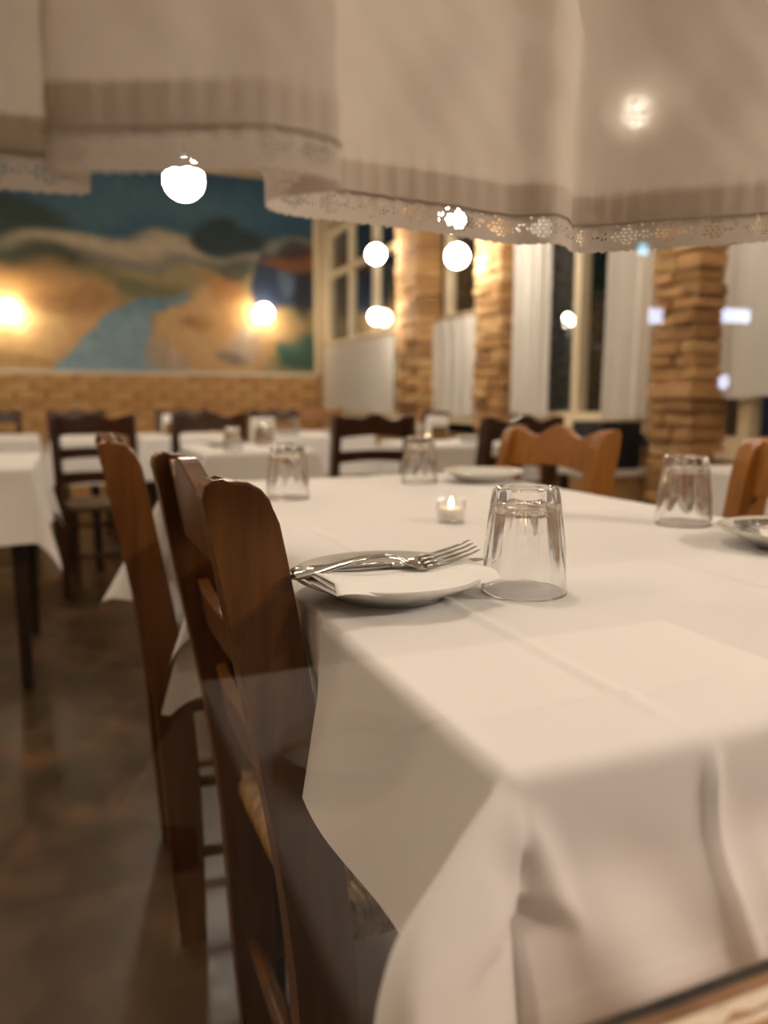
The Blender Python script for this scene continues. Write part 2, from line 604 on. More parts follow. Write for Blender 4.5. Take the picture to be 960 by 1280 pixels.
def mural():
    X0, X1, Z0, Z1 = -2.1, 2.30, DADO_H + .035, 3.0
    nx, nz = 220, 110
    def ell(u, v, cx, cy, rx, ry, soft=.35):
        d = sqrt(((u - cx) / rx) ** 2 + ((v - cy) / ry) ** 2)
        return 1 - smoothstep(1 - soft, 1 + soft, d)
    R = random.Random(9)
    wob = [(R.uniform(.02, .09), R.uniform(.02, .09), R.uniform(0, 6), R.uniform(2, 6)) for _ in range(7)]
    def colour(u, v):
        du = sum(a * sin(p * u * 1.0 + q * v + ph) for p, q, ph, a in wob)
        dv = sum(a * sin(q * u - p * v + ph * 1.7) for p, q, ph, a in wob)
        fine = sin(u * .9 + 3 * sin(v * .21)) * sin(v * .8 + 2 * sin(u * .17))
        u += du * .7
        v += dv * .5
        c = lin((34, 78, 102))
        def mix(col, f):
            nonlocal c
            f = max(0, min(1, f))
            c = tuple(a + (b - a) * f for a, b in zip(c, lin(col)))
        mix((20, 54, 78), smoothstep(210, 120, v))
        mix((72, 108, 122), .6 * ell(u, v, 190, 235, 130, 26, .7))
        mix((72, 104, 116), .5 * ell(u, v, 60, 262, 80, 16, .7))
        mix((44, 86, 110), .6 * ell(u, v, -90, 220, 110, 40, .7))
        # far hills and pale valley
        mix((120, 122, 112), smoothstep(272, 286, v + .05 * (u - 150)))
        mix((182, 168, 142), .9 * ell(u, v, 160, 296, 150, 14, .5))
        mix((128, 118, 110), .8 * ell(u, v, 130, 312, 60, 9, .5))
        mix((150, 136, 92), smoothstep(312, 330, v))
        mix((96, 100, 66), .8 * ell(u, v, 165, 350, 60, 16, .5))
        # left trees and slope
        mix((30, 52, 46), ell(u, v, 20, 268, 62, 24, .3))
        mix((44, 66, 58), .9 * ell(u, v, -60, 282, 70, 40, .3))
        mix((58, 64, 42), .95 * ell(u, v, 40, 326, 80, 24, .35))
        # left golden field
        mix((200, 152, 92), ell(u, v, 20, 385, 112, 58, .25))
        mix((220, 184, 130), .8 * ell(u, v, 15, 420, 90, 50, .5))
        mix((158, 116, 70), .7 * ell(u, v, 85, 372, 48, 14, .5))
        mix((202, 160, 106), ell(u, v, -90, 400, 110, 80, .3))
        mix((186, 150, 96), smoothstep(438, 452, v) * smoothstep(110, 60, u))
        # right golden field
        mix((204, 166, 114), ell(u, v, 255, 410, 82, 62, .22))
        mix((158, 108, 56), .8 * ell(u, v, 235, 388, 22, 12, .5))
        mix((210, 160, 96), .7 * ell(u, v, 300, 390, 50, 40, .5))
        mix((176, 120, 62), .8 * ell(u, v, 268, 345, 30, 24, .4))
        # river
        t = max(0, min(1, (v - 348) / 115))
        def lerp(tab):
            for (a0, b0), (a1, b1) in zip(tab, tab[1:]):
                if t <= a1:
                    return b0 + (b1 - b0) * smoothstep(a0, a1, t)
            return tab[-1][1]
        cx = lerp([(0, 212), (.22, 176), (.42, 142), (.62, 134), (1, 122)])
        w = lerp([(0, 7), (.22, 14), (.42, 28), (.62, 42), (1, 62)])
        rv = smoothstep(w + 5, w - 5, abs(u - cx)) * smoothstep(346, 354, v)
        mix((126, 160, 178), rv)
        mix((146, 172, 182), rv * .55 * ell(u, v, 130, 440, 60, 40, .8))
        mix((60, 104, 120), rv * .5 * smoothstep(400, 370, v))
        bank = smoothstep(26, 8, abs(u - (cx + w + 14))) * smoothstep(400, 440, v)
        mix((176, 164, 150), bank * .8)
        # right tree, cottage and bush
        mix((18, 48, 50), max(ell(u, v, 272, 276, 42, 26, .25), ell(u, v, 282, 258, 18, 14, .3)))
        mix((66, 70, 60), .8 * ell(u, v, 275, 318, 28, 14, .4))
        mix((40, 54, 82), smoothstep(303, 312, u) * smoothstep(282, 296, v) * smoothstep(378, 362, v))
        mix((96, 116, 140), .7 * ell(u, v, 352, 335, 9, 24, .3))
        mix((20, 26, 40), .8 * ell(u, v, 378, 340, 14, 46, .3))
        mix((128, 80, 44), smoothstep(-6, 4, v - (312 - .30 * (u - 285))) * smoothstep(312, 300, v - .10 * (u - 300)) * smoothstep(280, 296, u))
        mix((38, 38, 46), .8 * ell(u, v, 370, 285, 30, 12, .4))
        mix((188, 170, 150), .9 * ell(u, v, 292, 422, 24, 20, .4))
        mix((120, 110, 110), .8 * ell(u, v, 272, 440, 20, 12, .4))
        mix((58, 96, 84), ell(u, v, 366, 430, 32, 30, .2))
        mix((94, 130, 110), .5 * ell(u, v, 358, 418, 18, 14, .5))
        mix((206, 168, 118), .8 * ell(u, v, 335, 400, 34, 18, .5))
        k = 1 + .07 * fine
        return tuple(q * k for q in c)
    V, Fc, cols = [], [], []
    for j in range(nz + 1):
        for i in range(nx + 1):
            x = X0 + (X1 - X0) * i / nx
            z = Z0 + (Z1 - Z0) * j / nz
            V.append((x, 0, z))
            cols.append(colour((x + .56) / .00733, 465 - (z - 1.17) / .00665))
    for j in range(nz):
        for i in range(nx):
            a = j * (nx + 1) + i
            Fc.append((a, a + 1, a + nx + 2, a + nx + 1))
    me = md('painted_canvas', V, Fc)
    at = me.color_attributes.new('paint', 'FLOAT_COLOR', 'POINT')
    for d, c in zip(at.data, cols):
        d.color = (*c, 1)
    m, nt, out = new_mat('mural_paint')
    p = principled(nt, out, (.5, .5, .5), .55)
    vc = N(nt, 'ShaderNodeVertexColor', layer_name='paint')
    n1 = noise(nt, coords(nt), 9, 6, .7)
    mx = N(nt, 'ShaderNodeMix', data_type='RGBA', blend_type='OVERLAY')
    mx.inputs[0].default_value = .55
    L(nt, vc.outputs[0], mx.inputs[6]); L(nt, n1, mx.inputs[7])
    L(nt, mx.outputs[2], p.inputs['Base Color'])
    root = empty('landscape_mural', (0, YB - .045, DADO_H + .035))
    tag(root, 'large painted mural of a river winding through golden fields under a dark blue sky', 'mural')
    a = obj('painted_canvas', me, m, root, False)
    a.location = (0, 0, -(DADO_H + .035))
    f = box('edge_strip', (X1, -.015, Z0), (X1 + .05, .030, Z1), M['cream'], root, .004)
    f.location = (0, 0, -(DADO_H + .035))
mural()

# ------------------------------------------------------------------ lamps
def globe_me(r):
    bm = bmesh.new()
    bmesh.ops.create_icosphere(bm, subdivisions=3, radius=r)
    return from_bm('globe', bm)
GL = {r: globe_me(r) for r in (.085, .062, .05, .16)}

def pendant(x, y, z, r, label, more=None):
    t = tag(empty('pendant_lamp', (x, y, z)), label, 'lamp', 'hanging globe lamps')
    obj('lamp_globe', GL[r], M['globe'], t)
    obj('lamp_cord', tube_me('lamp_cord', [(0, 0, r + .03), (0, 0, HC - z)], .004, 6), M['cord'], t)
    obj('lamp_holder', lathe_me('lamp_holder', [(.008, r + .05), (.014, r + .03), (.016, r - .002)], 16), M['cord'], t)
    obj('ceiling_rose', lathe_me('ceiling_rose', [(.01, HC - z - .04), (.05, HC - z - .01), (.055, HC - z)], 20), M['brass'], t)
    if more is not None:
        g2 = obj('lamp_globe', GL[.05], M['globe'], t); g2.location = (0, 0, more)
        obj('lamp_cord', tube_me('lamp_cord', [(0, 0, -r), (0, 0, more + .05)], .004, 6), M['cord'], t)
pendant(.527, 3.71, 1.90, .085, 'large white globe lamp hanging in front of the mural sky')
pendant(2.06, 5.25, 1.94, .062, 'twin globe lamp hanging before the window nearest the mural', more=-.43)
pendant(2.05, 3.98, 1.716, .062, 'single globe lamp hanging beside the middle stone pillar')
pendant(1.82, 3.60, 1.825, .062, 'globe lamp glowing through the lace at the curtain edge')
pendant(1.75, 2.15, 1.845, .05, 'globe lamp shining through the ivory cloth of the window curtain')
# unseen pendants added above and beside the view to brighten the nearest cloth
pendant(.35, 1.05, 2.25, .085, 'unseen globe lamp added above the nearest table, hidden by the curtain')
pendant(-1.4, 2.4, 2.25, .085, 'unseen globe lamp added above the lone table at the photo edge')
pendant(-1.25, .95, 2.20, .085, 'unseen globe lamp added left of the nearest chairs, outside the picture')
pendant(-1.6, 5.0, 2.25, .085, 'unseen globe lamp added above the farthest table beside the mural')

def wall_lamp(x, z, label):
    t = tag(empty('wall_lamp', (x, YB - .16, z)), label, 'lamp', 'globe lamps on the mural wall')
    obj('lamp_globe', GL[.085], M['bulb'], t)
    obj('lamp_arm', tube_me('lamp_arm', [(0, .145, -.10), (0, .08, -.13), (0, .02, -.12), (0, 0, -.06)], .008, 8), M['brass'], t)
    pl = obj('wall_plate', lathe_me('wall_plate', [(.045, 0), (.045, .008), (.03, .014)], 20), M['brass'], t)
    pl.rotation_euler = (pi / 2, 0, 0); pl.location = (0, .145, -.10)
wall_lamp(-.455, 1.675, 'globe wall lamp over the golden field at the mural edge')
wall_lamp(1.765, 1.745, 'globe wall lamp beside the painted cottage')

# ------------------------------------------------------------------ tables and tablecloths
def make_table(x0, x1, y0, y1, label, legs=True, h=.745, inset=.025, group=None):
    cx, cy = (x0 + x1) / 2, (y0 + y1) / 2
    t = tag(empty('dining_table', (cx, cy, 0)), label, 'table', group)
    w, d = (x1 - x0) / 2, (y1 - y0) / 2
    box('table_top', (-w + .004, -d + .004, h - .028), (w - .004, d - .004, h), M['table_wood'], t, .003)
    if legs:
        s = .022
        for sx in (-1, 1):
            for sy in (-1, 1):
                px, py = sx * (w - inset - s), sy * (d - inset - s)
                bm = bmesh.new()
                bmesh.ops.create_cube(bm, size=1)
                for v in bm.verts:
                    k = 1 if v.co.z > 0 else .8
                    v.co = Vector((px + v.co.x * 2 * s * k, py + v.co.y * 2 * s * k, 0 if v.co.z < 0 else h - .028))
                bmesh.ops.bevel(bm, geom=bm.edges[:], offset=.003, segments=1, affect='EDGES')
                obj('leg', from_bm('leg', bm), M['table_wood'], t, False)
        for sy in (-1, 1):
            box('apron', (-w + .06, sy * (d - .05) - .01, h - .10), (w - .06, sy * (d - .05) + .01, h - .029), M['table_wood'], t)
        for sx in (-1, 1):
            box('apron', (sx * (w - .05) - .01, -d + .07, h - .10), (sx * (w - .05) + .01, d - .07, h - .029), M['table_wood'], t)
    else:
        obj('pedestal', lathe_me('pedestal', [(.022, .03), (.02, .4), (.022, h - .03)], 16), M['table_wood'], t)
        for sy in (-1, 1):
            box('foot', (-.022, min(0, sy * .2), 0), (.022, max(0, sy * .2), .03), M['table_wood'], t, .003)
    return t

def cloth_mesh(name, x0, x1, y0, y1, z, drop, step=.012, seed=1, crease_x=(), crease_y=(), tip=32, corner=None, side_fn=None, rows=22, fold=5, drops=None, r=.009, kaz=.75, turn=None, tipcap={}):
    """square cloth laid over a table: flat top, rolled edges, hanging sides and four pointed corner folds"""
    R = random.Random(seed)
    drops = drops or {}
    turn = turn or {}
    corner = corner or {}
    nx = max(6, int((x1 - x0) / step)); ny = max(6, int((y1 - y0) / step))
    V, Fc = [], []
    ph = [R.uniform(0, 6.28) for _ in range(8)]
    def top(x, y):
        dz = 0
        for c in crease_x:
            dz += .0026 * exp(-((x - c) / .0045) ** 2) - .0008 * exp(-((x - c - .012) / .010) ** 2)
        for c in crease_y:
            dz += .0022 * exp(-((y - c) / .0045) ** 2) - .0007 * exp(-((y - c - .012) / .010) ** 2)
        ex = min(x - x0, x1 - x, y - y0, y1 - y)
        wv = .0011 * sin(21 * x + 9 * y + ph[0]) * sin(13 * y - 6 * x + ph[1]) + .0004 * sin(47 * x - 31 * y + ph[2])
        return z + (dz + wv + .0006) * smoothstep(0, .05, ex)
    idx = {}
    for j in range(ny + 1):
        for i in range(nx + 1):
            x = x0 + (x1 - x0) * i / nx; y = y0 + (y1 - y0) * j / ny
            idx[i, j] = len(V)
            V.append((x, y, top(x, y)))
    for j in range(ny):
        for i in range(nx):
            Fc.append((idx[i, j], idx[i + 1, j], idx[i + 1, j + 1], idx[i, j + 1]))
    # columns round the edge, counter-clockwise from (x0,y0): near, right, far, left
    cols = []
    def side(tag_, seq, ang):
        n = len(seq)
        for k, ij in enumerate(seq):
            f = k / (n - 1)
            cols.append(('side', tag_, ij, ang, f, drops.get(tag_, drop)))
    def fan(tag_, ij, a0, L0, L1):
        K = 26
        for k in range(1, K):
            f = k / K
            phi = f * pi / 2
            Lk = min(L0 / max(1e-3, cos(phi)), L1 / max(1e-3, sin(phi)))
            Lk = min(Lk, L0 * tipcap.get(tag_, 1.42))
            az = a0 + pi / 4 + (phi - pi / 4) * kaz
            if tag_ in turn:
                e = turn[tag_]
                az = a0 + pi / 2 * (f ** e if e > 0 else 1 - (1 - f) ** -e)
            cols.append(('fan', tag_, ij, az, f, Lk))
    dr = lambda s: drops.get(s, drop)
    side('near', [(i, 0) for i in range(0, nx + 1)], -pi / 2)
    fan('near_right', (nx, 0), -pi / 2, dr('near'), dr('right'))
    side('right', [(nx, j) for j in range(0, ny + 1)], 0)
    fan('far_right', (nx, ny), 0, dr('right'), dr('far'))
    side('far', [(i, ny) for i in range(nx, -1, -1)], pi / 2)
    fan('far_left', (0, ny), pi / 2, dr('far'), dr('left'))
    side('left', [(0, j) for j in range(ny, -1, -1)], pi)
    fan('near_left', (0, 0), pi, dr('left'), dr('near'))
    ring = []
    for kind, tg, ij, ang, f, Lk in cols:
        base = Vector(V[idx[ij]])
        if kind == 'side':
            e = 4 + fold * .5 * (sin(f * 11 + ph[3] + ang) + .6 * sin(f * 23 + ph[4]))
            e *= smoothstep(0, .12, f) * smoothstep(0, .12, 1 - f)
            beta = 3 + e
            # sides follow the corner's turn of direction near their ends
            az = ang - (pi / 4) * (1 - kaz) * 0
        else:
            beta = 3 + corner.get(tg, tip) * sin(pi * f) ** 1.3
            az = ang
        n = Vector((cos(az), sin(az), 0))
        ids = [idx[ij]]
        pos = base.copy()
        H = Vz = 0
        t = 0
        for q in range(1, rows + 1):
            tq = Lk * (q / rows) ** 1.25
            sub = 4
            for _ in range(sub):
                t2 = t + (tq - t) / (sub - _) if _ < sub - 1 else tq
                tm = (t + t2) / 2
                a = radians(90) * max(0, 1 - tm / (1.57 * r))
                b = radians(beta) * smoothstep(0, .10, tm)
                al = max(a, b) if kind == 'side' else max(a, radians(beta) * smoothstep(0, .013, tm))
                H += (t2 - t) * sin(al); Vz += (t2 - t) * cos(al)
                t = t2
            P_ = base + n * H - Vector((0, 0, Vz))
            if side_fn:
                P_ = side_fn(kind, tg, f, t, Lk, P_, n)
            ids.append(len(V))
            V.append(tuple(P_))
        ring.append(ids)
    nr = len(ring)
    for a in range(nr):
        A, B = ring[a], ring[(a + 1) % nr]
        for q in range(rows):
            if q == 0 and A[0] == B[0]:
                Fc.append((A[0], A[1], B[1]))
            else:
                Fc.append((A[q], A[q + 1], B[q + 1], B[q]))
    bm = bmesh.new()
    me = md(name, V, Fc)
    bm.from_mesh(me); bpy.data.meshes.remove(me)
    return from_bm(name, bm)

def tablecloth(x0, x1, y0, y1, label, z=.748, drop=.26, group=None, **kw):
    cx, cy = (x0 + x1) / 2, (y0 + y1) / 2
    me = cloth_mesh('tablecloth', x0, x1, y0, y1, z, drop, **kw)
    me.transform(Matrix.Translation((-cx, -cy, -z)))
    o = obj('tablecloth', me, M['cloth'], None)
    o.location = (cx, cy, z)
    return tag(o, label, 'tablecloth', group)

TX0, TX1 = .184, .885
make_table(TX0, TX1, .295, 1.065, 'dark wooden table under the nearest white cloth by the window')
make_table(TX0, TX1, 1.078, 1.635, 'dark table pushed against the far end of the nearest table', legs=False)

def near_side(kind, tg, f, t, Lk, P, n):
    if tg == 'near' and kind == 'side':
        x = TX0 + (TX1 - TX0) * f
        # a pressed fold running down the hanging cloth, then the cloth spreading over the sill
        P.y -= .007 * exp(-((x - .300) / .005) ** 2) * smoothstep(.005, .03, t)
        P.y += .006 * exp(-((x - .318) / .012) ** 2) * smoothstep(.02, .10, t)
        fl = smoothstep(.055, .14, t)
        sx = smoothstep(.0, .06, x - TX0)
        P.y -= .042 * fl * (.5 + .5 * sx)
        P.z = max(P.z, .617 + .008 * (.5 + .5 * sin(x * 60)) * fl)
        P.y += .010 * sin((x - .55 * t) * 62 + .6) * smoothstep(.03, .12, t) * sx
        P.y = max(P.y, .214)
    if tg == 'left' and P.y > .57:
        P.x = max(P.x, .178 + .016 * smoothstep(.03, .12, t) * smoothstep(.57, .62, P.y))            # held back by the chair posts
    if tg == 'near_left' and kind == 'fan':
        w = sin(pi * f)
        g = exp(-((f - .80) / .13) ** 2)
        P += n * (-.020 * g * smoothstep(.03, .11, t))
        P.y = max(P.y, .212)
    if tg in ('near', 'near_left') and P.y < .34:
        # folds below the corner: a slanting ridge that ends in a soft tuck, and a rounded outer shoulder
        h, x = P.z, P.x
        f_r = max(0, min(1, (.738 - h) / .054))
        xr = .180 + .024 * f_r
        P.y -= .0065 * exp(-((x - xr) / .009) ** 2) * smoothstep(.742, .715, h) * smoothstep(.655, .685, h)
        P.y += .0045 * exp(-((x - xr + .022) / .010) ** 2) * smoothstep(.735, .70, h)
        ha = .687 - 12 * (x - .178) ** 2
        wx = smoothstep(.138, .158, x) * smoothstep(.214, .200, x)
        d = ha - h
        P.y += (.010 * smoothstep(-.002, .004, d) * exp(-max(0, d) / .016) - .004 * exp(-(d / .012) ** 2) * (d < 0)) * wx
        if P.x < .125:
            P.x = .125 - .024 * (1 - exp(-(.125 - P.x) / .024))
        P.y = max(P.y, .212)
    return P
tablecloth(TX0, TX1, .295, 1.070, 'creased white tablecloth draped over the nearest table and window sill', drop=.155, step=.0042, seed=3,
           crease_x=(.292, .588), crease_y=(.345, .66), corner={'near_left': 54, 'far_left': 16, 'near_right': 20}, turn={'near_left': 1.7, 'far_left': -2.7}, side_fn=near_side, rows=34, drops={'near': .185}, fold=5)
def far_end(kind, tg, f, t, Lk, P, n):
    if kind == 'side' and tg == 'near':
        P.y = max(P.y, 1.0725)
    if kind == 'fan' and tg in ('near_left', 'near_right'):
        P.y = max(P.y, 1.0728 + .010 * sin(pi * f) * (1 + t * 4))
    return P
tablecloth(TX0 - .002, TX1, 1.0745, 1.638, 'white tablecloth over the far end of the set table, hanging in points', z=.7475, drop=.255, step=.011, seed=8,
           crease_x=(.53,), crease_y=(1.30,), side_fn=far_end, corner={'near_left': 13}, turn={'near_left': 4}, tipcap={'near_left': 1.14}, drops={'near': .24})

# ------------------------------------------------------------------ rush-seated ladder-back chairs
def post_x(h):
    sp = .05 * math.log(1 + math.exp((h - .45) / .05))
    return -.166 - .170 * sp + .030 * (h < .45) * (.45 - h)

def make_chair(mw, mr):
    t = empty('dining_chair')
    hw = .166
    # rear posts sawn from plank: side outline pushed sideways
    hs = [0, .1, .2, .28, .34, .38, .41, .44, .47, .50, .53, .56, .60, .64, .68, .74, .80, .835]
    def half(h):
        return .022 + .007 * smoothstep(.0, .25, h)
    fr = [(post_x(h) + half(h), h) for h in hs]
    bk = [(post_x(h) - half(h), h) for h in hs]
    tx = post_x(.86)
    head = [(tx + .0285, .845), (tx + .025, .856), (tx + .018, .865), (tx + .008, .871), (tx - .004, .8725), (tx - .014, .8715), (tx - .022, .874), (tx - .0275, .870), (tx - .030, .860)]
    outline = fr + head + bk[::-1]
    for s in (-1, 1):
        obj('rear_post', prism_me('rear_post', outline, 1, s * hw - .0165, s * hw + .0165, .003), mw, t, False)
    # crest and slats between the posts, leaning with them
    def rail(name, zlo, zhi, th, off=0):
        n = 28
        bm = bmesh.new()
        rows = []
        for i in range(n + 1):
            y = -hw + .010 + (2 * hw - .020) * i / n
            f = i / n
            a, b = zlo(f), zhi(f)
            curve = -.010 * sin(pi * f)
            quad = []
            for zz, k in ((a, -1), (b, -1), (b, 1), (a, 1)):
                quad.append(bm.verts.new((post_x(zz) + off + curve + k * th / 2, y, zz)))
            rows.append(quad)
        for i in range(n):
            for k in range(4):
                q = (k + 1) % 4
                bm.faces.new((rows[i][k], rows[i][q], rows[i + 1][q], rows[i + 1][k]))
        bm.faces.new(rows[0]); bm.faces.new(rows[-1][::-1])
        bmesh.ops.recalc_face_normals(bm, faces=bm.faces)
        ed = [e for e in bm.edges if abs(e.verts[0].co.y - e.verts[1].co.y) > 1e-5]
        bmesh.ops.bevel(bm, geom=ed, offset=.002, segments=2, affect='EDGES', profile=.5)
        obj(name, from_bm(name, bm), mw, t, False)
    rail('crest_rail', lambda f: .772 + .014 * sin(pi * f), lambda f: .856 + .012 * cos(4 * pi * f) + .012 * sin(pi * f), .020)
    rail('slat', lambda f: .663 + .012 * sin(pi * f), lambda f: .716 + .006 * sin(pi * f), .014)
    rail('slat', lambda f: .540 + .016 * sin(pi * f), lambda f: .603 + .006 * sin(pi * f), .014)
    # front legs
    fw = .172
    for s in (-1, 1):
        bm = bmesh.new()
        bmesh.ops.create_cube(bm, size=1)
        for v in bm.verts:
            k = 1 if v.co.z > 0 else .82
            v.co = Vector((.150 + v.co.x * .036 * k, s * fw + v.co.y * .036 * k, 0 if v.co.z < 0 else .452))
        bmesh.ops.bevel(bm, geom=bm.edges[:], offset=.004, segments=2, affect='EDGES')
        obj('front_leg', from_bm('front_leg', bm), mw, t, False)
        for h in (.16, .29):
            obj('side_stretcher', tube_me('side_stretcher', [(-.152, s * hw, h), (0, s * (hw + .003), h), (.14, s * fw, h)], [.009, .012, .009], 10), mw, t)
    obj('front_stretcher', tube_me('front_stretcher', [(.150, -fw + .01, .30), (.150, 0, .30), (.150, fw - .01, .30)], [.009, .013, .009], 10), mw, t)
    obj('rear_stretcher', tube_me('rear_stretcher', [(-.161, -hw + .01, .20), (-.161, 0, .20), (-.161, hw - .01, .20)], [.009, .013, .009], 10), mw, t)
    # rush seat: cords wound over the four rails and meeting on the diagonals
    zt = .447
    c = [(-.172, -hw + .004), (-.172, hw - .004), (.160, fw + .006), (.160, -fw - .006)]
    cen = (-.01, 0)
    rn = random.Random(2)
    strands = []
    for k in range(4):
        a, b = Vector(c[k]), Vector(c[(k + 1) % 4])
        e = b - a
        nrm = Vector((cen[0], cen[1])) - (a + b) / 2
        nrm = (nrm - e * (nrm.dot(e) / e.dot(e))).normalized()
        n = 40
        for i in range(n):
            f = (i + .5) / n
            if k in (0, 2):
                if f < .05 or f > .95:
                    continue
            p = a + e * f
            depth = min(f, 1 - f) * 2 * abs((Vector(cen) - a).dot(nrm))
            j = rn.uniform(-.0012, .0012)
            pts = []
            for an in (250, 205, 160, 115, 90):      # round the rail
                q = p + nrm * (.012 + .0145 * cos(radians(an)))
                pts.append((q.x, q.y, zt - .016 + .0165 * sin(radians(an)) + j))
            q = p + nrm * max(.016, depth * .55)
            pts.append((q.x, q.y, zt - .003 + j))
            q = p + nrm * max(.020, depth)
            pts.append((q.x, q.y, zt - .008 + j))
            rr = .0046
            strands.append((pts, [rr * .9, rr, rr, rr, rr, rr * .95, rr * .8]))
    s = obj('rush_seat', multi_tube_me('rush_seat', strands, 6), mr, t)
    s['kind'] = 'stuff'
    return t

ch_brown = make_chair(M['wood'], M['rush'])
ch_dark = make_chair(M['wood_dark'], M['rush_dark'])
ch_orange = make_chair(M['wood_orange'], M['rush'])
for c_ in (ch_brown, ch_dark, ch_orange):
    c_.scale = (1, 1, .981)
used = set()
def chair(proto, x, y, deg, label, group):
    o = proto if proto.name not in used else copy_tree(proto)
    used.add(proto.name)
    o.location = (x, y, 0)
    o.rotation_euler = (0, 0, radians(deg))
    return tag(o, label, 'chair', group)
G1 = 'rush-seated chairs at the nearest table'
G2 = 'chairs at the tables further back'
chair(ch_brown, .354, .795, 1.0, 'brown ladder-back chair with rush seat in front of the plate and fork', G1)
chair(ch_brown, .302, 1.405, -1.0, 'brown ladder-back chair behind the nearest chair at the same table', G1)
chair(ch_orange, .800, 1.487, 183, 'orange-brown chair across the table beyond the upturned glasses', G1)
chair(ch_orange, .83, .805, 179, 'orange-brown chair cut by the photo edge beside the far plate', G1)

# tables in the background, each with its cloth
BG = [
    (-.86, -.13, 2.60, 3.32, 'white-clothed table at the photo edge standing alone on the brown floor', 15),
    (.48, .92, 3.02, 3.70, 'white-clothed table behind the two upturned glasses of the near table', 21),
    (1.47, 2.02, 3.16, 3.66, 'white-clothed table below the middle stone pillar', 22),
    (1.08, 1.66, 4.30, 4.90, 'white-clothed table seen through the back of a dark chair', 23),
    (.36, .86, 4.40, 5.00, 'white-clothed table before the brick dado, right of the next one', 24),
    (-.10, .15, 4.30, 4.90, 'small white-clothed table half hidden by the second brown chair', 25),
    (-.90, -.20, 4.55, 5.20, 'white-clothed table farthest back at the photo edge', 26),
    (1.80, 2.28, 1.30, 1.86, 'white-clothed table standing against the wall by the large pillar', 27),
]
for x0, x1, y0, y1, lab, sd in BG:
    make_table(x0, x1, y0, y1, 'dark legs and top of the ' + lab.replace('white-clothed table', 'table').replace('standing alone on the brown floor', 'standing alone'), h=.712, group='tables further back')
    tablecloth(x0 - .004, x1 + .004, y0 - .004, y1 + .004, lab.replace('white-clothed table', 'white cloth on the table'), z=.715, drop=.24, step=.04, seed=sd, rows=12, group='tablecloths further back', tip=14, fold=6)

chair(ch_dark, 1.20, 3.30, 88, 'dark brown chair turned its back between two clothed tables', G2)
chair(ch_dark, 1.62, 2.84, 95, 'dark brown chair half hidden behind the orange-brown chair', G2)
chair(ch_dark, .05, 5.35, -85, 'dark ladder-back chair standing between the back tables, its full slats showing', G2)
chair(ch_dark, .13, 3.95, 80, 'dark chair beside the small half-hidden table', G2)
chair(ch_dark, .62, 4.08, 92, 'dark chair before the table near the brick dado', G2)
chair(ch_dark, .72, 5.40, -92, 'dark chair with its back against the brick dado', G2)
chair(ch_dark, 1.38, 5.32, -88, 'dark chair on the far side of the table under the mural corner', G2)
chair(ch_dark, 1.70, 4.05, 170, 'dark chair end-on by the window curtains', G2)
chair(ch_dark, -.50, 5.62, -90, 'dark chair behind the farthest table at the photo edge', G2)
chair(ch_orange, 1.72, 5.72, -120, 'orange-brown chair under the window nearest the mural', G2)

# ------------------------------------------------------------------ tableware
TZ = .7492
def plate_me(r):
    prof = [(0, .004), (r * .55, .004), (r * .60, .0035), (r * .66, .006), (r * .80, .012), (r * .97, .0185), (r, .0205), (r * 1.0, .0222), (r * .985, .0228), (r * .95, .0215), (r * .80, .0160), (r * .68, .0105), (r * .60, .0085), (0, .008)]
    foot = [(r * .50, .004), (r * .50, 0), (r * .56, 0), (r * .57, .0036)]
    prof = [(0, .0035)] + [(r * .49, .0035), (r * .50, 0), (r * .56, 0), (r * .58, .004)] + prof[3:]
    return lathe_me('plate', prof, 72, cap=False)

def plate(x, y, r, label, group, z=TZ):
    me = plate_me(r)
    o = obj('dinner_plate', me, M['porcelain'], None)
    o.location = (x, y, z)
    return tag(o, label, 'plate', group)
GP = 'plates on the nearest table'
plate(.254, .615, .086, 'white plate with folded napkin, knife and fork beside the nearest chair', GP)
plate(.812, 1.440, .088, 'white plate at the far end of the table by the orange-brown chair', GP)
plate(.79, .640, .094, 'white plate cut by the photo edge beside the second upturned glass', GP)

def napkin(x, y, z, ang, lx, ly, label, group):
    nx, ny = 30, 16
    V, Fc = [], []
    layers = 3
    for k in range(layers):
        o = len(V)
        for j in range(ny + 1):
            for i in range(nx + 1):
                u = (i / nx - .5) * lx * (1 - .03 * k); v = (j / ny - .5) * ly * (1 - .10 * k) + .003 * k
                dz = .0034 * k + .0010 * sin(u * 70 + k) + .0016 * sin(v * 60 + u * 25 + 2 * k) * (.4 + .6 * i / nx)
                lift = .0060 * smoothstep(.2, .95, abs(i / nx - .5) * 2)
                V.append((u, v, dz + lift))
        for j in range(ny):
            for i in range(nx):
                a = o + j * (nx + 1) + i
                Fc.append((a, a + 1, a + nx + 2, a + nx + 1))
        if k:   # folded edge joining this layer to the one below, along the front
            p = o - (nx + 1) * (ny + 1)
            for i in range(nx):
                Fc.append((p + i, p + i + 1, o + i + 1, o + i))
    me = md('paper_napkin', V, Fc)
    o = obj('paper_napkin', me, M['napkin'], None)
    md_ = o.modifiers.new('thickness', 'SOLIDIFY'); md_.thickness = .0006
    o.location = (x, y, z); o.rotation_euler = (0, 0, ang)
    return tag(o, label, 'napkin', group)
napkin(.250, .585, TZ + .0175, radians(5), .152, .086, 'folded white paper napkin under the knife and fork', 'napkins')
napkin(.79, .636, TZ + .0125, radians(-20), .15, .08, 'folded paper napkin on the plate at the photo edge', 'napkins')

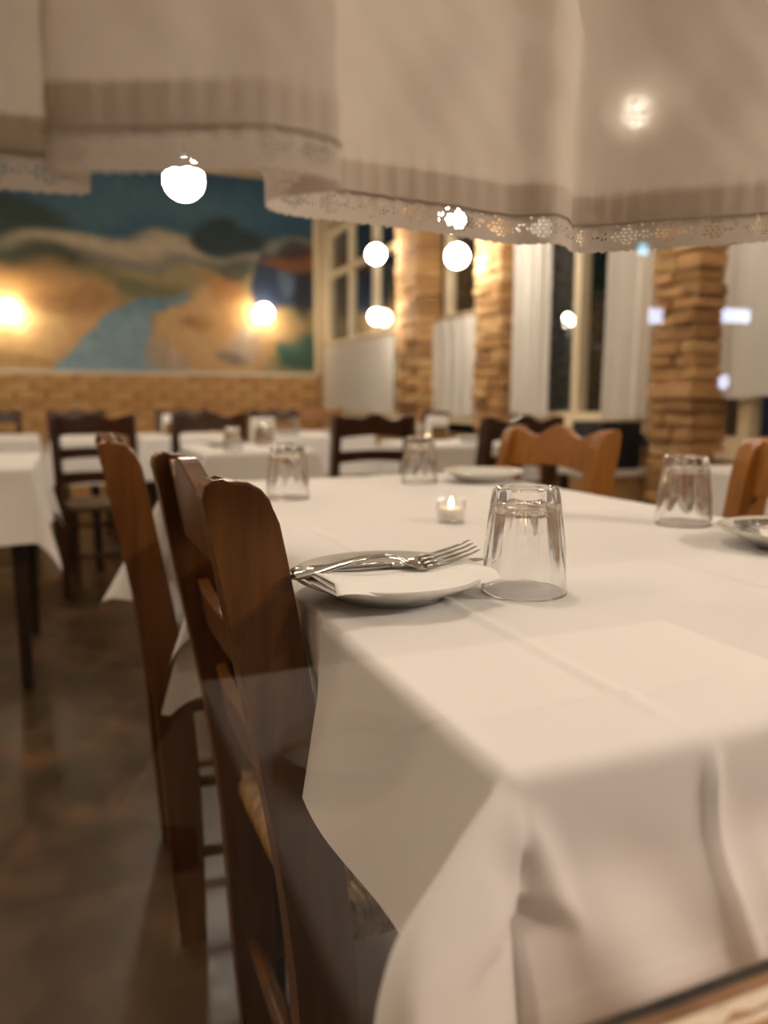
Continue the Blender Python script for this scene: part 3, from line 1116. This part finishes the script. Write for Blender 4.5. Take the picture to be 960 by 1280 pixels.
def sweep_flat(name, path, widths, thick):
    """flat bar: path of (s, z), half-widths, thickness; long axis X"""
    V, Fc = [], []
    for (s, z), w, th in zip(path, widths, thick):
        for a, b in ((-1, 0), (-.7, .5), (.7, .5), (1, 0), (.7, -.5), (-.7, -.5)):
            V.append((s, a * w, z + b * th))
    for i in range(len(path) - 1):
        for k in range(6):
            q = (k + 1) % 6
            Fc.append((i * 6 + k, i * 6 + q, (i + 1) * 6 + q, (i + 1) * 6 + k))
    Fc.append(tuple(range(6))[::-1]); Fc.append(tuple((len(path) - 1) * 6 + k for k in range(6)))
    return V, Fc

def fork(x, y, z, ang, label, group, tilt=0):
    t = tag(empty('dinner_fork', (x, y, z)), label, 'fork', group)
    t.rotation_euler = (radians(16), tilt, ang)
    path = [(-.070, .003), (-.066, .0035), (-.05, .006), (-.03, .0105), (-.01, .0145), (.010, .0155), (.024, .0125), (.034, .0075), (.042, .0055), (.050, .0060)]
    w = [.0035, .0065, .0062, .0050, .0036, .0030, .0032, .0060, .0105, .0118]
    th = [.0018, .0024, .0026, .0028, .003, .003, .0028, .0024, .002, .002]
    obj('fork_handle', md('fork_handle', *sweep_flat('h', path, w, th)), M['steel'], t)
    for k in range(4):
        yk = (k - 1.5) * .0066
        p = [(.049, .0060), (.062, .0080), (.078, .0120), (.092, .0165), (.099, .0195)]
        V, Fc = sweep_flat('t', p, [.0022, .0017, .0015, .0012, .0007], [.002, .002, .0018, .0015, .001])
        V = [(a, b + yk, c) for a, b, c in V]
        obj('tine', md('tine', V, Fc), M['steel'], t)
    return t

def knife(x, y, z, ang, label, group, tilt=0):
    t = tag(empty('table_knife', (x, y, z)), label, 'knife', group)
    t.rotation_euler = (0, tilt, ang)
    V, Fc = sweep_flat('h', [(-.072, 0), (-.068, 0), (-.04, 0), (0, 0), (.012, 0), (.018, 0)], [.004, .0075, .007, .0058, .006, .005], [.003, .005, .0055, .005, .0045, .003])
    obj('knife_handle', md('knife_handle', V, Fc), M['steel'], t)
    V, Fc = sweep_flat('b', [(.016, 0), (.03, 0), (.07, 0), (.095, 0), (.106, 0), (.111, 0)], [.0055, .0085, .0090, .0080, .0050, .001], [.002, .0016, .0014, .0012, .001, .0006])
    obj('blade', md('blade', V, Fc), M['steel'], t)
    return t
knife(.236, .612, TZ + .0275, radians(-1), 'steel table knife lying under the fork on the nearest plate', 'cutlery', radians(1))
fork(.230, .601, TZ + .0240, radians(1), 'steel fork with its tines raised on the nearest plate', 'cutlery', radians(0))
fork(.790, .630, TZ + .027, radians(-15), 'steel fork on the plate at the photo edge', 'cutlery', 0)
knife(.785, .655, TZ + .0285, radians(-12), 'steel knife on the plate at the photo edge', 'cutlery', 0)

def tumbler_me(R0=.0385, R1=.0275, H=.095, nf=10, n=120):
    """fluted tumbler turned upside down: rim on the table, thick foot on top"""
    V, Fc = [], []
    def ring(fn, z):
        o = len(V)
        for i in range(n):
            a = 2 * pi * i / n
            r = fn(a)
            V.append((r * cos(a), r * sin(a), z))
        return o
    def join(a, b):
        for i in range(n):
            k = (i + 1) % n
            Fc.append((a + i, a + k, b + k, b + i))
    def outer(z):
        f = z / H
        r = R0 + (R1 - R0) * (f ** 1.15)
        w = smoothstep(.20, .42, f) * (1 - .45 * smoothstep(.90, 1, f))
        d = .0026 * w
        return lambda a: r + .0008 * w - d * (1 - abs(cos(nf * a / 2)) ** 1.0) * 1.0 + d * .35 * abs(cos(nf * a / 2)) ** 8
    def inner(z):
        f = z / H
        r = R0 + (R1 - R0) * (f ** 1.15) - .0026 - .0026 * smoothstep(.5, 1, f)
        return lambda a: r
    zo = [.0006, .002, .006, .012, .018, .024, .030, .036, .044, .052, .060, .068, .076, .083, .088, .0915]
    rings = [ring(outer(z), z) for z in zo]
    # the foot: rounded shoulder and a shallow hollow
    rings.append(ring(lambda a: outer(.0915)(a) * .965, .0940))
    rings.append(ring(lambda a: R1 * .86, H))
    rings.append(ring(lambda a: R1 * .62, .0935))
    rings.append(ring(lambda a: R1 * .25, .0925))
    for a, b in zip(rings, rings[1:]):
        join(a, b)
    c = len(V); V.append((0, 0, .0923))
    for i in range(n):
        Fc.append((rings[-1] + i, rings[-1] + (i + 1) % n, c))
    zi = [.0008, .004, .012, .024, .036, .048, .060, .070, .0765]
    ri = [ring(inner(z), z) for z in zi]
    ri.append(ring(lambda a: inner(.08)(a) * .86, .0800))
    ri.append(ring(lambda a: inner(.08)(a) * .5, .0812))
    lip = ring(lambda a: R0 - .0012, 0)
    join(ri[0], lip); join(lip, rings[0])
    for a, b in zip(ri, ri[1:]):
        join(b, a)
    c = len(V); V.append((0, 0, .0815))
    for i in range(n):
        Fc.append((ri[-1] + (i + 1) % n, ri[-1] + i, c))
    bm = bmesh.new()
    me = md('tumbler', V, Fc)
    bm.from_mesh(me); bpy.data.meshes.remove(me)
    return from_bm('tumbler', bm)
TUM = tumbler_me()
def tumbler(x, y, label, z=TZ + .0004, rz=0, group='upturned fluted tumblers'):
    o = obj('fluted_tumbler', TUM, M['glass'], None)
    o.location = (x, y, z)
    o.rotation_euler = (0, 0, rz)
    return tag(o, label, 'glass', group)
tumbler(.369, .578, 'upturned fluted glass tumbler right next to the nearest plate', rz=.1)
tumbler(.780, .822, 'upturned fluted tumbler beside the plate cut by the photo edge', rz=.3)
tumbler(.668, 1.455, 'upturned fluted tumbler at the far end of the table beside the far plate', rz=.2)
tumbler(.344, 1.300, 'upturned fluted tumbler just beyond the top of the nearest chair', rz=.5)

# tealight in its glass cup
tl = tag(empty('tealight_candle', (.488, .956, TZ)), 'lit tealight candle in a small clear glass cup', 'candle')
cup = [(0, .006), (.017, .005), (.0188, .012), (.0196, .0305), (.0208, .031), (.0205, .012), (.0185, .001), (0, .0006)]
obj('glass_cup', lathe_me('glass_cup', cup, 40, cap=False), M['pane'], tl)
obj('wax', lathe_me('wax', [(0, .0065), (.0162, .0062), (.0172, .012), (.0178, .021), (.016, .0215), (0, .0205)], 32, cap=False), M['candle_wax'], tl)
obj('flame', lathe_me('flame', [(0, .022), (.0022, .0245), (.0028, .027), (.0018, .031), (0, .0365)], 14, cap=False), M['flame'], tl)

# small things on the tables further back
def far_glass(x, y, label):
    return tumbler(x, y, label, 0.7167, 0, 'upturned tumblers on the tables further back')
far_glass(.60, 3.12, 'upturned tumbler on the table behind the nearest chair back')
far_glass(.80, 3.40, 'upturned tumbler at the corner of the table behind the chair back')
far_glass(1.60, 3.50, 'upturned tumbler on the table below the middle stone pillar')
far_glass(1.30, 4.70, 'upturned tumbler on the table seen through a dark chair')
far_glass(-.42, 3.05, 'upturned tumbler on the lone table at the photo edge')
def far_plate(x, y, r, label):
    plate(x, y, r, label, 'plates further back', .7165)
far_plate(1.20, 4.50, .095, 'white plate seen between the slats of a dark chair')
far_plate(1.50, 4.50, .095, 'second white plate on the table seen through a dark chair')
far_plate(.62, 3.45, .09, 'white plate on the table behind the chair back')
far_plate(1.85, 3.40, .09, 'white plate on the table under the middle pillar')
def napkin_holder(x, y, z, label):
    t = tag(empty('napkin_stack', (x, y, z)), label, 'napkins', 'napkin stacks further back')
    box('holder', (-.05, -.03, 0), (.05, .03, .012), M['brass'], t, .003)
    for s in (-1, 1):
        box('side_plate', (-.045, s * .028 - .002, .012), (.045, s * .028 + .002, .07), M['brass'], t, .001)
    box('napkin_pad', (-.055, -.024, .013), (.055, .024, .12), M['napkin'], t, .008)
napkin_holder(.55, 4.72, .7165, 'white napkins standing in a holder before the brick dado')
napkin_holder(.84, 3.62, .7165, 'white napkins in a holder on the table behind the chair back')
napkin_holder(1.75, 3.60, .7165, 'white napkins in a holder under the window curtains')
tl2 = tag(empty('tealight_candle', (1.52, 3.22, .7165)), 'lit tealight candle on the table below the middle stone pillar', 'candle')
for n_, me_ in (('glass_cup', lathe_me('glass_cup', cup, 24, cap=False)),):
    obj(n_, me_, M['pane'], tl2)
obj('wax', lathe_me('wax', [(0, .0065), (.0162, .0062), (.0178, .021), (0, .0205)], 20, cap=False), M['candle_wax'], tl2)
obj('flame', lathe_me('flame', [(0, .022), (.004, .027), (.003, .034), (0, .045)], 12, cap=False), M['flame'], tl2)

# black loudspeaker on a white-topped stand near the pillar
st = tag(empty('side_stand', (2.13, 2.72, 0)), 'low wooden stand with a white top beside the large stone pillar', 'stand')
box('stand_top', (-.16, -.15, .60), (.16, .15, .63), M['white_paint'], st, .004)
for sx in (-1, 1):
    for sy in (-1, 1):
        box('leg', (sx * .13 - .02, sy * .12 - .02, 0), (sx * .13 + .02, sy * .12 + .02, .60), M['wood_dark'], st, .003)
box('back_panel', (-.11, -.13, .12), (.11, -.11, .60), M['dado'], st, .002)
sp = tag(empty('loudspeaker', (2.13, 2.72, .6305)), 'black loudspeaker box standing on the white-topped stand', 'loudspeaker')
box('cabinet', (-.10, -.11, 0), (.10, .11, .20), M['black'], sp, .008)
for z_, r_ in ((.065, .05), (.15, .028)):
    c_ = obj('speaker_cone', lathe_me('speaker_cone', [(r_, 0), (r_ * .95, .004), (r_ * .4, -.006), (r_ * .25, .002), (0, .004)], 24, cap=False), M['cord'], sp)
    c_.rotation_euler = (0, -pi / 2, 0); c_.location = (-.101, 0, z_)

# ------------------------------------------------------------------ curtains on the far windows
def drape(y0, y1, z0, z1, x, folds, amp, label, seed, group='curtains on the far windows', mat='drape', heading=True):
    R = random.Random(seed)
    p1, p2 = R.uniform(0, 6), R.uniform(0, 6)
    ny, nz = int(folds * 12), 24
    V, Fc = [], []
    for j in range(nz + 1):
        g = j / nz
        for i in range(ny + 1):
            f = i / ny
            a = amp * (.55 + .45 * (1 - g))
            dx = a * sin(2 * pi * folds * f + p1 + .5 * sin(3 * g + p2)) + .3 * a * sin(2 * pi * folds * 2.3 * f + p2)
            V.append((dx, (y1 - y0) * f + .004 * sin(9 * g + p1), (z1 - z0) * g + .006 * sin(2 * pi * folds * f * .7 + p2) * (1 - g)))
    for j in range(nz):
        for i in range(ny):
            a = j * (ny + 1) + i
            Fc.append((a, a + 1, a + ny + 2, a + ny + 1))
    t = tag(empty('window_curtain', (x, y0, z0)), label, 'curtain', group)
    obj('curtain_cloth', md('curtain_cloth', V, Fc), M[mat], t)
    obj('curtain_rod', tube_me('curtain_rod', [(0, -.03, z1 - z0 + .004), (0, y1 - y0 + .03, z1 - z0 + .004)], .006, 8), M['brass'], t)
drape(5.52, 7.24, .815, 1.42, 2.305, 11, .012, 'white half-height curtain on the window nearest the mural', 1)
drape(4.22, 5.14, .815, 1.44, 2.305, 6, .012, 'white half-height curtain between the two slim stone pillars', 2)
drape(3.40, 3.86, .84, 2.60, 2.27, 4, .020, 'long white drape beside the middle stone pillar', 3)
drape(2.66, 2.96, .84, 2.60, 2.27, 3, .020, 'long white drape beside the large stone pillar', 4)
drape(1.00, 2.33, .93, 1.50, 2.305, 8, .014, 'white half-height curtain right of the large stone pillar', 5)

# ------------------------------------------------------------------ night garden outside the far windows
def shrub(x, y, h, rad, n, label, seed):
    R = random.Random(seed)
    t = tag(empty('garden_shrub', (x, y, 0)), label, 'shrub', 'shrubs outside the far windows')
    for k in range(3):
        a = R.uniform(0, 6.28)
        obj('stem', tube_me('stem', [(0, 0, 0), (.1 * cos(a), .1 * sin(a), h * .4), (.25 * cos(a), .25 * sin(a), h * .8)], [.025, .018, .008], 6), M['table_wood'], t)
    V, Fc = [], []
    for _ in range(n):
        a, b = R.uniform(0, 6.28), math.acos(R.uniform(-1, 1))
        rr = rad * R.uniform(.55, 1) ** .5
        c = Vector((rr * sin(b) * cos(a), rr * sin(b) * sin(a), h * .6 + h * .42 * cos(b) * R.uniform(.6, 1)))
        d = Vector((R.uniform(-1, 1), R.uniform(-1, 1), R.uniform(-1, .4))).normalized() * R.uniform(.05, .10)
        s = d.cross(Vector((R.uniform(-1, 1), R.uniform(-1, 1), R.uniform(-1, 1)))).normalized() * d.length * .28
        o = len(V)
        V += [c, c + d * .5 + s, c + d, c + d * .5 - s]
        Fc.append((o, o + 1, o + 2, o + 3))
    f = obj('foliage', md('foliage', V, Fc), LEAF, t, False)
    f['kind'] = 'stuff'
LEAF = mottled('dark_green_leaf', (.035, .075, .022), (.08, .13, .04), 4, .5)
shrub(3.35, 4.75, 2.1, .60, 2600, 'leafy green shrub in the dark beyond the window mullion', 3)
shrub(3.55, 6.9, 2.3, .65, 2600, 'leafy green shrub outside the window nearest the mural', 5)
shrub(4.6, 8.3, 2.3, .65, 2200, 'leafy green shrub farthest away in the dark garden', 6)
struct(box('ground_garden', (XR + .2, -2, -.25), (9, 14, -.1), M['gasket']))

# ------------------------------------------------------------------ curtain hanging in our window, with hem and lace
CP = [(-.30, .412), (-.20, .400), (-.072, .402), (-.024, .392), (-.004, .391), (.011, .386), (.013, .373), (.005, .354), (-.003, .344), (.003, .336), (.020, .326), (.045, .315), (.075, .310), (.100, .318), (.111, .327), (.110, .341), (.094, .356), (.090, .373), (.101, .390), (.127, .402), (.165, .406), (.208, .398), (.238, .394), (.256, .383), (.270, .389), (.285, .404), (.300, .404), (.313, .393), (.335, .368), (.369, .347), (.423, .335), (.485, .338), (.56, .352), (.65, .340), (.75, .352)]
ZL = 1.010           # foot of the lace
LACE_H, HEM_H = .0155, .0185
def curtain_window():
    path, Ltot = even(catmull(CP, 24), .0011)
    pv = [Vector((x, y)) for x, y in path]
    n = len(pv)
    nrm = []
    for i in range(n):
        t = pv[min(i + 1, n - 1)] - pv[max(i - 1, 0)]
        t.normalize()
        nrm.append(Vector((t.y, -t.x)))       # towards the glass
    st = Ltot / (n - 1)
    R = random.Random(12)
    ph = [R.uniform(0, 6.28) for _ in range(10)]
    def pucker(s):
        return sin(s * 2 * pi / .0105 + 2.2 * sin(s * 37 + ph[0])) * (.45 + .55 * sin(s * 21 + ph[1]) ** 2)
    def sway(s):
        return .0030 * sin(s * 17 + ph[2]) + .0014 * sin(s * 41 + ph[3])
    def P(i, h, off=0):
        """point on the curtain i steps along, h above the lace foot"""
        s = i * st
        env = exp(-((h - .026) / .012) ** 2)
        big = .0016 * smoothstep(.03, .09, h) * (sin(s * 55 + h * 30 + ph[4]) + .7 * sin(s * 23 - h * 60 + ph[5]) + .5 * sin(s * 90 + h * 110 + ph[6]))
        crumple = .0014 * sin(s * 160 + 50 * h + ph[7]) * sin(h * 120 + s * 60 + ph[8]) * smoothstep(.03, .06, h)
        d = off + .0011 * pucker(s) * env + big * .9 + crumple
        q = pv[i] + nrm[i] * d
        return (q.x, q.y, ZL + h + sway(s) * (1 - smoothstep(0, .25, h)))
    root = tag(empty('window_curtain', (.2, .39, ZL)), 'ivory voile curtain with lace-trimmed hem hanging across the top of our window', 'curtain')
    off = Matrix.Translation((-.2, -.39, -ZL))
    # cloth panel
    sub = 3
    hs = [LACE_H + .0005 + (HEM_H + .004) * k / 6 for k in range(6)] + [LACE_H + HEM_H + .005 + .58 * (k / 70) ** 1.15 for k in range(71)]
    hs = [h for h in hs if ZL + h < 1.60] + [1.60 - ZL]
    ii = list(range(0, n, sub))
    V = [P(i, h) for h in hs for i in ii]
    w = len(ii)
    Fc = [(a + b * w, a + 1 + b * w, a + 1 + (b + 1) * w, a + (b + 1) * w) for b in range(len(hs) - 1) for a in range(w - 1)]
    me = md('curtain_cloth', V, Fc); me.transform(off)
    obj('curtain_cloth', me, M['curtain'], root)
    # turned-up hem: a second layer on the room side, with its stitched fold
    hh = [LACE_H + HEM_H * k / 7 for k in range(8)]
    V = [P(i, h, -.0011 - .0006 * sin(pi * k / 7)) for k, h in enumerate(hh) for i in ii]
    Fc = [(a + b * w, a + 1 + b * w, a + 1 + (b + 1) * w, a + (b + 1) * w) for b in range(len(hh) - 1) for a in range(w - 1)]
    me = md('hem_band', V, Fc); me.transform(off)
    obj('hem_band', me, M['curtain'], root)
    # lace: a fine net with openings, scalloped foot
    rows = 16
    V, Fc, key = [], [], {}
    def vid(i, k):
        if (i, k) not in key:
            s = i * st
            foot = .0006 * abs(sin(s * pi / .0048)) + .0003 * sin(s * 900) + .0003 * sin(s * 2300)
            h = foot + (LACE_H + .001 - foot) * k / rows
            key[i, k] = len(V)
            V.append(P(i, h, .0003))
        return key[i, k]
    def hole(i, k):
        """True where the net is open"""
        s = i * st * 1000                 # mm
        v = k + .5                        # row, 0 foot .. rows top
        u = (s + 13) % 25.0 - 12.5               # motif of 31 mm
        if k < 2 or k >= rows - 1:
            return False
        for vr, half in ((4.5, 3.5), (6.5, 7.0), (8.5, 10.0), (10.5, 7.0), (12.5, 3.5)):
            sh = 1.6 if vr in (6.5, 10.5) else 0
            if abs(u) < half and abs(v - vr) < .6 and ((u + 96 + sh) % 3.2) > 1.3:
                return True
        if abs(u) > 10.3 and abs(v - 8.5) < 3.6 and int(v) % 3 == 1 and ((s + v) % 2.7) > 1.8:
            return True
        if int(v) == 14 and (s % 7.1) > 6.2:
            return True
        return False
    for i in range(n - 1):
        for k in range(rows):
            if not hole(i, k):
                Fc.append((vid(i, k), vid(i + 1, k), vid(i + 1, k + 1), vid(i, k + 1)))
    me = md('lace_trim', V, Fc); me.transform(off)
    obj('lace_trim', me, M['lace'], root)
    # a twisted cord where the lace is sewn on
    cord = [P(i, LACE_H + .0008, .0012) for i in range(0, n, 4)]
    me = tube_me('stitched_cord', cord, .0006, 5); me.transform(off)
    obj('stitched_cord', me, M['lace'], root)
curtain_window()

# ------------------------------------------------------------------ outside, in front of the window: mirrored faintly in the pane
M['paving'] = mottled('warm_stone_paving', (.30, .20, .12), (.42, .28, .17), 3, .8, .2, .01, 12)
M['road'] = mottled('dark_asphalt', (.02, .02, .02), (.035, .034, .03), 30, .9)
struct(box('ground_terrace', (-4, -1.32, -.3), (4, .10, -.18), M['paving']))
struct(box('ground_road', (-14, -14, -.42), (14, -1.32, -.28), M['road']))
tt = make_table(.14, .86, -.54, .02, 'dark terrace table outside mirrored in the window pane', h=.566)
tt.location.z = 0
for c_ in tt.children:
    if c_.name.startswith('leg'):
        c_.data.transform(Matrix.Translation((0, 0, 0)))
        for v_ in c_.data.vertices:
            if v_.co.z < .05:
                v_.co.z -= .18
tablecloth(.136, .864, -.544, .024, 'white cloth on the terrace table faintly mirrored in the window', z=.569, drop=.2, step=.03, seed=31, rows=12)
plate(.235, -.268, .07, 'white plate on the terrace table mirrored over the nearest chair', 'terrace tableware', .5705)
fork(.235, -.26, .590, radians(8), 'steel fork on the terrace plate mirrored in the pane', 'terrace tableware')
tp = tag(empty('terrace_fill_lamp', (.8, -.75, 1.95)), 'warm fill globe added over the terrace to light the mirrored table', 'lamp')  # added lamp, brightens the terrace table so the pane mirrors it
M['terrace_fill_bulb'] = emission('terrace_fill_globe', (1.0, .84, .66), 100)
obj('lamp_globe', GL[.085], M['terrace_fill_bulb'], tp)
obj('lamp_cord', tube_me('lamp_cord', [(0, 0, .05), (0, 0, 1.25)], .004, 6), M['cord'], tp)
tp2 = tag(empty('terrace_fill_lamp', (2.35, -1.15, 2.15)), 'warm fill globe on a post, added outside to light the cloth at the sill', 'lamp')  # added lamp off to the side, brightens the cloth hanging by the sill
M['post_fill_bulb'] = emission('post_fill_globe', (1.0, .86, .72), 175)
obj('lamp_globe', GL[.16], M['post_fill_bulb'], tp2)
obj('lamp_post', tube_me('lamp_post', [(0, 0, -2.33), (0, 0, -.15)], [.03, .022], 10), M['black'], tp2)
struct(box('awning_terrace', (-4, -1.6, 3.2), (4, .10, 3.26), M['rail_wood']))

M['cool_led'] = emission('cool_white_led', (.62, .74, 1.0), 14)
M['cyan_led'] = emission('cyan_led', (.25, .75, 1.0), 14)
def street_light(x, z, w, h, mat, label):
    t = tag(empty('street_light', (x, -5.6 if z < 2 else -5.75, -.28)), label, 'street light', 'lights across the road')
    zz = z + .28
    box('lamp_head', (-w / 2 - .02, -.06, zz - h / 2 - .02), (w / 2 + .02, -.005, zz + h / 2 + .02), M['black'], t, .006)
    box('led_panel', (-w / 2, -.006, zz - h / 2), (w / 2, .004, zz + h / 2), M[mat], t)
    obj('pole', tube_me('pole', [(0, -.05, 0), (0, -.05, zz)], .03, 8), M['black'], t)
street_light(5.22, 1.713, .16, .14, 'cool_led', 'small cool light across the road mirrored on the large pillar')
street_light(6.23, 1.753, .36, .13, 'cool_led', 'wide cool light across the road mirrored on the half-height curtain')
street_light(5.16, 2.347, .10, .10, 'cyan_led', 'cyan light across the road mirrored under the lace edge')
street_light(6.12, 1.096, .11, .13, 'cool_led', 'low cool light across the road mirrored at the curtain foot')
gl = tag(empty('garden_lamp', (4.2, 5.94, -.1)), 'small globe lamp on a post in the dark garden beyond the mullion', 'lamp')
obj('lamp_globe', GL[.062], M['bulb'], gl).location = (0, 0, 1.73)
obj('lamp_post', tube_me('lamp_post', [(0, 0, 0), (0, 0, 1.68)], [.03, .022], 10), M['black'], gl)
